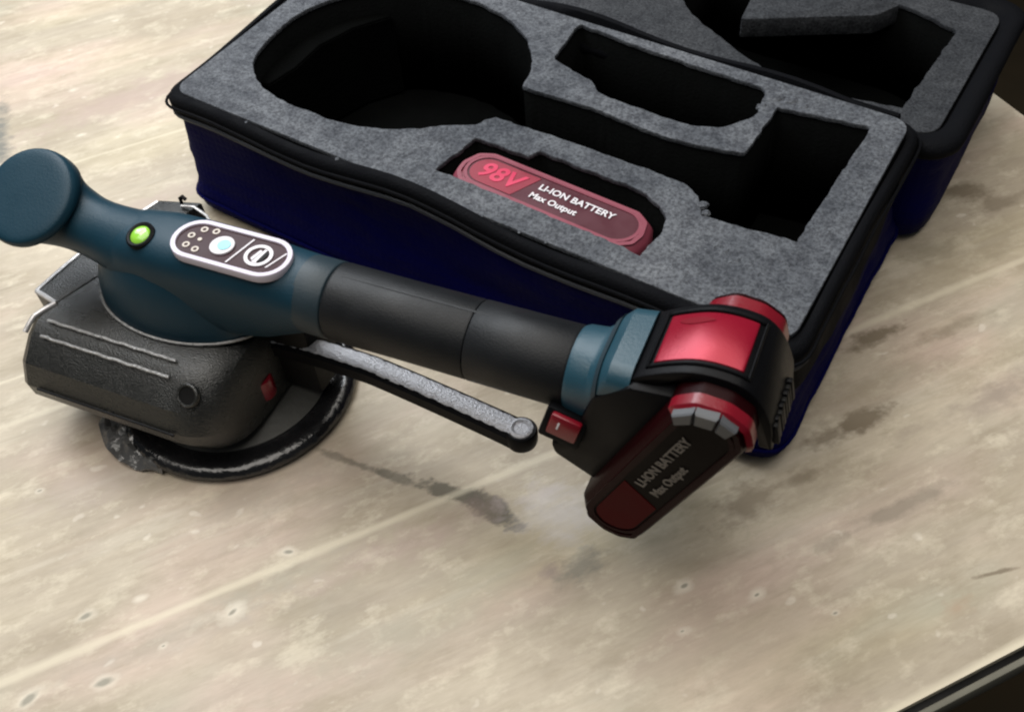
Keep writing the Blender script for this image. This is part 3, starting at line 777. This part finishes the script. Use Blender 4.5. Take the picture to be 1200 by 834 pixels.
prism('power_symbol', [(.0150, -.0034), (.0172, -.0028), (.0178, .0026), (.0160, .0036)], 'z', .0004, .0011, m_dark, pn)
for x, y, r in ((-.0205, -.0044, .0017), (-.0150, -.0056, .0017), (-.0215, .0014, .0017), (-.0165, .0004, .0010), (-.0180, .0064, .0017), (-.0122, .0070, .0017)):
    holed('indicator_light', circ(r, 16, x, y), [circ(r*.55, 14, x, y)] if r > .0012 else [], .0004, .0010, m_tan, pn, 0)

# ring, rubber grip and collar along the handle
def tubeseg(name, prof, m, parent, seg=56):
    rings = [[(a, r*math.cos(2*PI*j/seg), AX + dz + r*math.sin(2*PI*j/seg)) for j in range(seg)] for a, r, dz in prof]
    return loft(name, rings, m, parent, ang=50)
tubeseg('handle_ring', [(.0640, .0166, 0), (.0645, .0174, 0), (.0775, .0174, 0), (.0782, .0168, 0)], m_teal_d, tool)
g1 = tubeseg('grip_sleeve', [(.0782, .0160, 0), (.0788, .0171, 0), (.0800, .0174, 0), (.110, .0172, 0), (.1435, .0173, 0), (.1443, .0170, 0)], m_grip, tool)
tubeseg('grip_sleeve', [(.1446, .0168, 0), (.1452, .0174, 0), (.170, .0175, 0), (.1870, .0176, 0), (.1880, .0170, 0)], m_grip, tool)
prism('moulding_seam', [(.0835, -.0006), (.1860, -.0006), (.1860, .0006), (.0835, .0006)], 'z', AX + .0168, AX + .0174, m_grip, g1)
def rrect(a, hb, z0, z1, r, n=8):
    P = []
    for (cb, cz, s) in ((hb - r, z1 - r, 0), (-hb + r, z1 - r, 1), (-hb + r, z0 + r, 2), (hb - r, z0 + r, 3)):
        for k in range(n + 1):
            t = s*PI/2 + PI/2*k/n; P.append((a, cb + r*math.cos(t), cz + r*math.sin(t)))
    return P
c0 = [(.1882, .0176, AX - .0176, AX + .0176, .0175), (.1900, .0184, AX - .0190, AX + .0184, .0180), (.1975, .0186, AX - .022, AX + .0188, .0170), (.2000, .0190, AX - .024, AX + .0200, .0150),
      (.2040, .0200, AX - .027, AX + .0240, .0110), (.2070, .0206, AX - .028, AX + .0262, .0090), (.2160, .0208, AX - .029, AX + .0270, .0080)]
cl = loft('handle_collar', [rrect(*c) for c in c0], m_teal_l, tool, ang=30)
loft('collar_groove', [rrect(.2010, .0199, AX - .0240, AX + .0219, .0140), rrect(.2018, .0204, AX - .0242, AX + .0226, .0140), rrect(.2030, .0203, AX - .0250, AX + .0240, .0120)], m_teal_d, cl, ang=30)

# battery mount: black strap over the pack, with red latch, vents and the red rocker switch
lowh = prism('mount_housing', [(.1960, .0720), (.1840, .0670), (.1855, .0600), (.2040, .0490), (.2260, .0560), (.2370, .1000), (.2330, .1185), (.2165, .1165), (.2020, .1040), (.1965, .0860)], 'y', -.0214, .0205, m_black, tool, .0018, 2)
prof_o = [(.2150, .1190), (.2180, .1225), (.2280, .1290), (.2380, .1335), (.2480, .1345), (.2570, .1325), (.2635, .1260), (.2685, .1150), (.2700, .1050), (.2705, .1020)]
prof_i = [(.2650, .1020), (.2648, .1050), (.2630, .1100), (.2600, .1180), (.2540, .1250), (.2480, .1280), (.2380, .1280), (.2300, .1240), (.2220, .1160)]
def dense(P, n=3):
    out = []
    for i in range(len(P) - 1):
        a, b, c, d = [Vector(P[max(0, min(len(P)-1, j))]) for j in (i-1, i, i+1, i+2)]
        for k in range(n):
            t = k/n; q = .5*((2*b) + (c - a)*t + (2*a - 5*b + 4*c - d)*t*t + (3*b - a - 3*c + d)*t**3); out.append((q.x, q.y))
    out.append(P[-1]); return out
strap = prism('battery_mount', dense(prof_o) + dense(prof_i), 'y', -.0178, .0178, m_black, tool, .0010, 2)
strap.location = (0, 0, -.0032)
# curved latch panel lying in the strap
def along(P, d, a0, a1):
    Q = [(a, z + d) for a, z in dense(P, 8) if a0 <= a <= a1]; return Q
LP = along(prof_o, .0008, .2225, .2555)
latch_poly = LP + [(a, z - .0022) for a, z in reversed(LP)]
lt = prism('latch_panel', latch_poly, 'y', -.0118, .0122, m_redm, strap, .0005, 2)
# raised frame lip round the latch
for b0, b1 in ((-.0142, -.0124), (.0128, .0146)):
    FPp = along(prof_o, .0012, .2205, .2575); prism('latch_frame', FPp + [(a, z - .0022) for a, z in reversed(FPp)], 'y', b0, b1, m_black, strap, .0004, 1)
for a0, a1 in ((.2195, .2218), (.2562, .2582)):
    FPp = along(prof_o, .0012, a0, a1)
    if len(FPp) > 1: prism('latch_frame', FPp + [(a, z - .0022) for a, z in reversed(FPp)], 'y', -.0142, .0146, m_black, strap, .0004, 1)
# finger hollow of the latch: a tapered strip, its shade put into darker red
cpts = along(prof_o, .0011, .2255, .2400); top_, bot_ = [], []
for i, (a, z) in enumerate(cpts):
    t = i/(len(cpts) - 1); w = .0024*math.sin(PI*(.06 + .88*t))**.7*(1.15 - .5*t)
    top_.append((a, .0083 + w*.5, z)); bot_.append((a, .0083 - w, z))
V = top_ + bot_ + [(x, y, z - .0012) for x, y, z in top_ + bot_]; n = len(top_)
F = []
for i in range(n - 1):
    F += [(i, i+1, n+i+1, n+i), (2*n+i, 3*n+i, 3*n+i+1, 2*n+i+1), (i, 2*n+i, 2*n+i+1, i+1), (n+i, n+i+1, 3*n+i+1, 3*n+i)]
F += [(0, n, 3*n, 2*n), (n-1, 3*n-1, 4*n-1, 2*n-1)]
mesh('finger_hollow', V, F, m_redd2, strap, True)
# ribs at the right end
for k in range(4):
    box('vent_rib', (.2700 - .0002*k, .0010 - .0062*k + .006, .1090), (.0035, .0026, .011), m_black, strap, .0006, (0, math.radians(-12), 0))
for k in range(4):
    box('vent_slot', (.2703, -.0020 - .0062*k + .006, .1090), (.0022, .0022, .010), m_dark, strap, .0003, (0, math.radians(-12), 0))
# rocker switch
sw = box('power_switch', (.1905, -.0205, .0815), (.0175, .0070, .0150), m_black, tool, .0012, (math.radians(-20), math.radians(14), 0))
rk = box('rocker', (.0004, -.0036, .0012), (.0128, .0034, .0105), m_red, sw, .0010, (math.radians(7), 0, 0))
box('rocker_mark', (-.0020, -.0054, .0018), (.0008, .0004, .0035), m_white, sw, .0001)
# the pack on the tool
mwb = frame((.2318, -.0305, .0772), (math.cos(math.radians(66)), 0, math.sin(math.radians(66))), (-math.sin(math.radians(66)), 0, math.cos(math.radians(66))))
pk = battery_parts(tool, mwb @ Matrix.Diagonal((.975, 1, 1, 1)), .0605, m_maroon_case, m_maroon_case, m_print_dim, (m_redprint, m_redd), m_maroon, m_red)  # label and print are darkened copies, the face's shade painted in
# grey release tab near the top of the pack's face
def onface(x, y, z): return mwb @ Vector((x, y, z))
for x0, x1, y0, y1 in (): pass
tabP = [[(.0425, .0150), (.0500, .0100), (.0440, .0075), (.0385, .0120)], [(.0503, .0096), (.0535, .0020), (.0470, .0005), (.0443, .0070)], [(.0535, .0012), (.0525, -.0060), (.0465, -.0050), (.0470, -.0002)]]
for P in tabP:
    loft('release_tab', [[onface(x, y, -.002) for x, y in P], [onface(x, y, .0014) for x, y in P], [onface(*(Vector(p).lerp(Vector((sum(q[0] for q in P)/4, sum(q[1] for q in P)/4)), .15)), .0022) for p in P]], m_grey, tool, ang=20)

# suction lever
pts = [(.020, .0010, .0440), (.040, .0030, .0455), (.060, .0025, .0470), (.085, .0020, .0470), (.110, .0000, .0455), (.140, -.0030, .0435), (.1600, -.0052, .0420)]
rings = []
for i, p in enumerate(dense([(x, y) for x, y, z in pts], 4)):
    k = i/4; j = min(len(pts) - 2, int(k)); t = k - j
    z = pts[j][2]*(1-t) + pts[j+1][2]*t; w = .0056 + .0008*(i/24)
    h = .0040
    x, y = p
    rings.append([(x, y - w, z - h), (x, y - w, z + .6*h), (x, y - w*.72, z + h), (x, y + w*.72, z + h), (x, y + w, z + .6*h), (x, y + w, z - h)])
lever = loft('release_lever', rings, m_black, tool, ang=25)
# hammered bright top plate of the lever, rounded tip with its screw
rings = []
nn = 60
for i in range(nn + 1):
    k = i/nn*(len(pts) - 1); j = min(len(pts) - 2, int(k)); t = k - j
    x, y, z = [pts[j][q]*(1-t) + pts[j+1][q]*t for q in range(3)]
    w = .0041 + .0009*(i/nn); h0 = z + .0040
    b = .00045*math.sin(i*2.1)
    rings.append([(x, y - w, h0 - .0004), (x, y - w*.8, h0 + .0007 + b), (x, y, h0 + .0010 - b), (x, y + w*.8, h0 + .0007 + b), (x, y + w, h0 - .0004)])
loft('lever_plate', rings, m_silver, lever, ang=60)
tip = lathe('lever_tip', [(0, -.0042), (.0070, -.0042), (.0074, -.002), (.0074, .0030), (.0066, .0044), (0, .0044)], m_black, lever, 36, (.1635, -.0054, .0420))
lathe('tip_plate', [(0, .0043), (.0056, .0043), (.0054, .0052), (.0042, .0056), (.0030, .0046), (0, .0048)], m_silver, lever, 30, (.1635, -.0054, .0420))
lathe('lever_pivot', [(0, -.006), (.0055, -.006), (.0060, -.0045), (.0060, .0045), (.0055, .006), (0, .006)], m_red, tool, 24, (.030, -.014, .0300))
box('lever_bracket', (.041, .010, .040), (.026, .022, .048), m_dark, tool, .004)
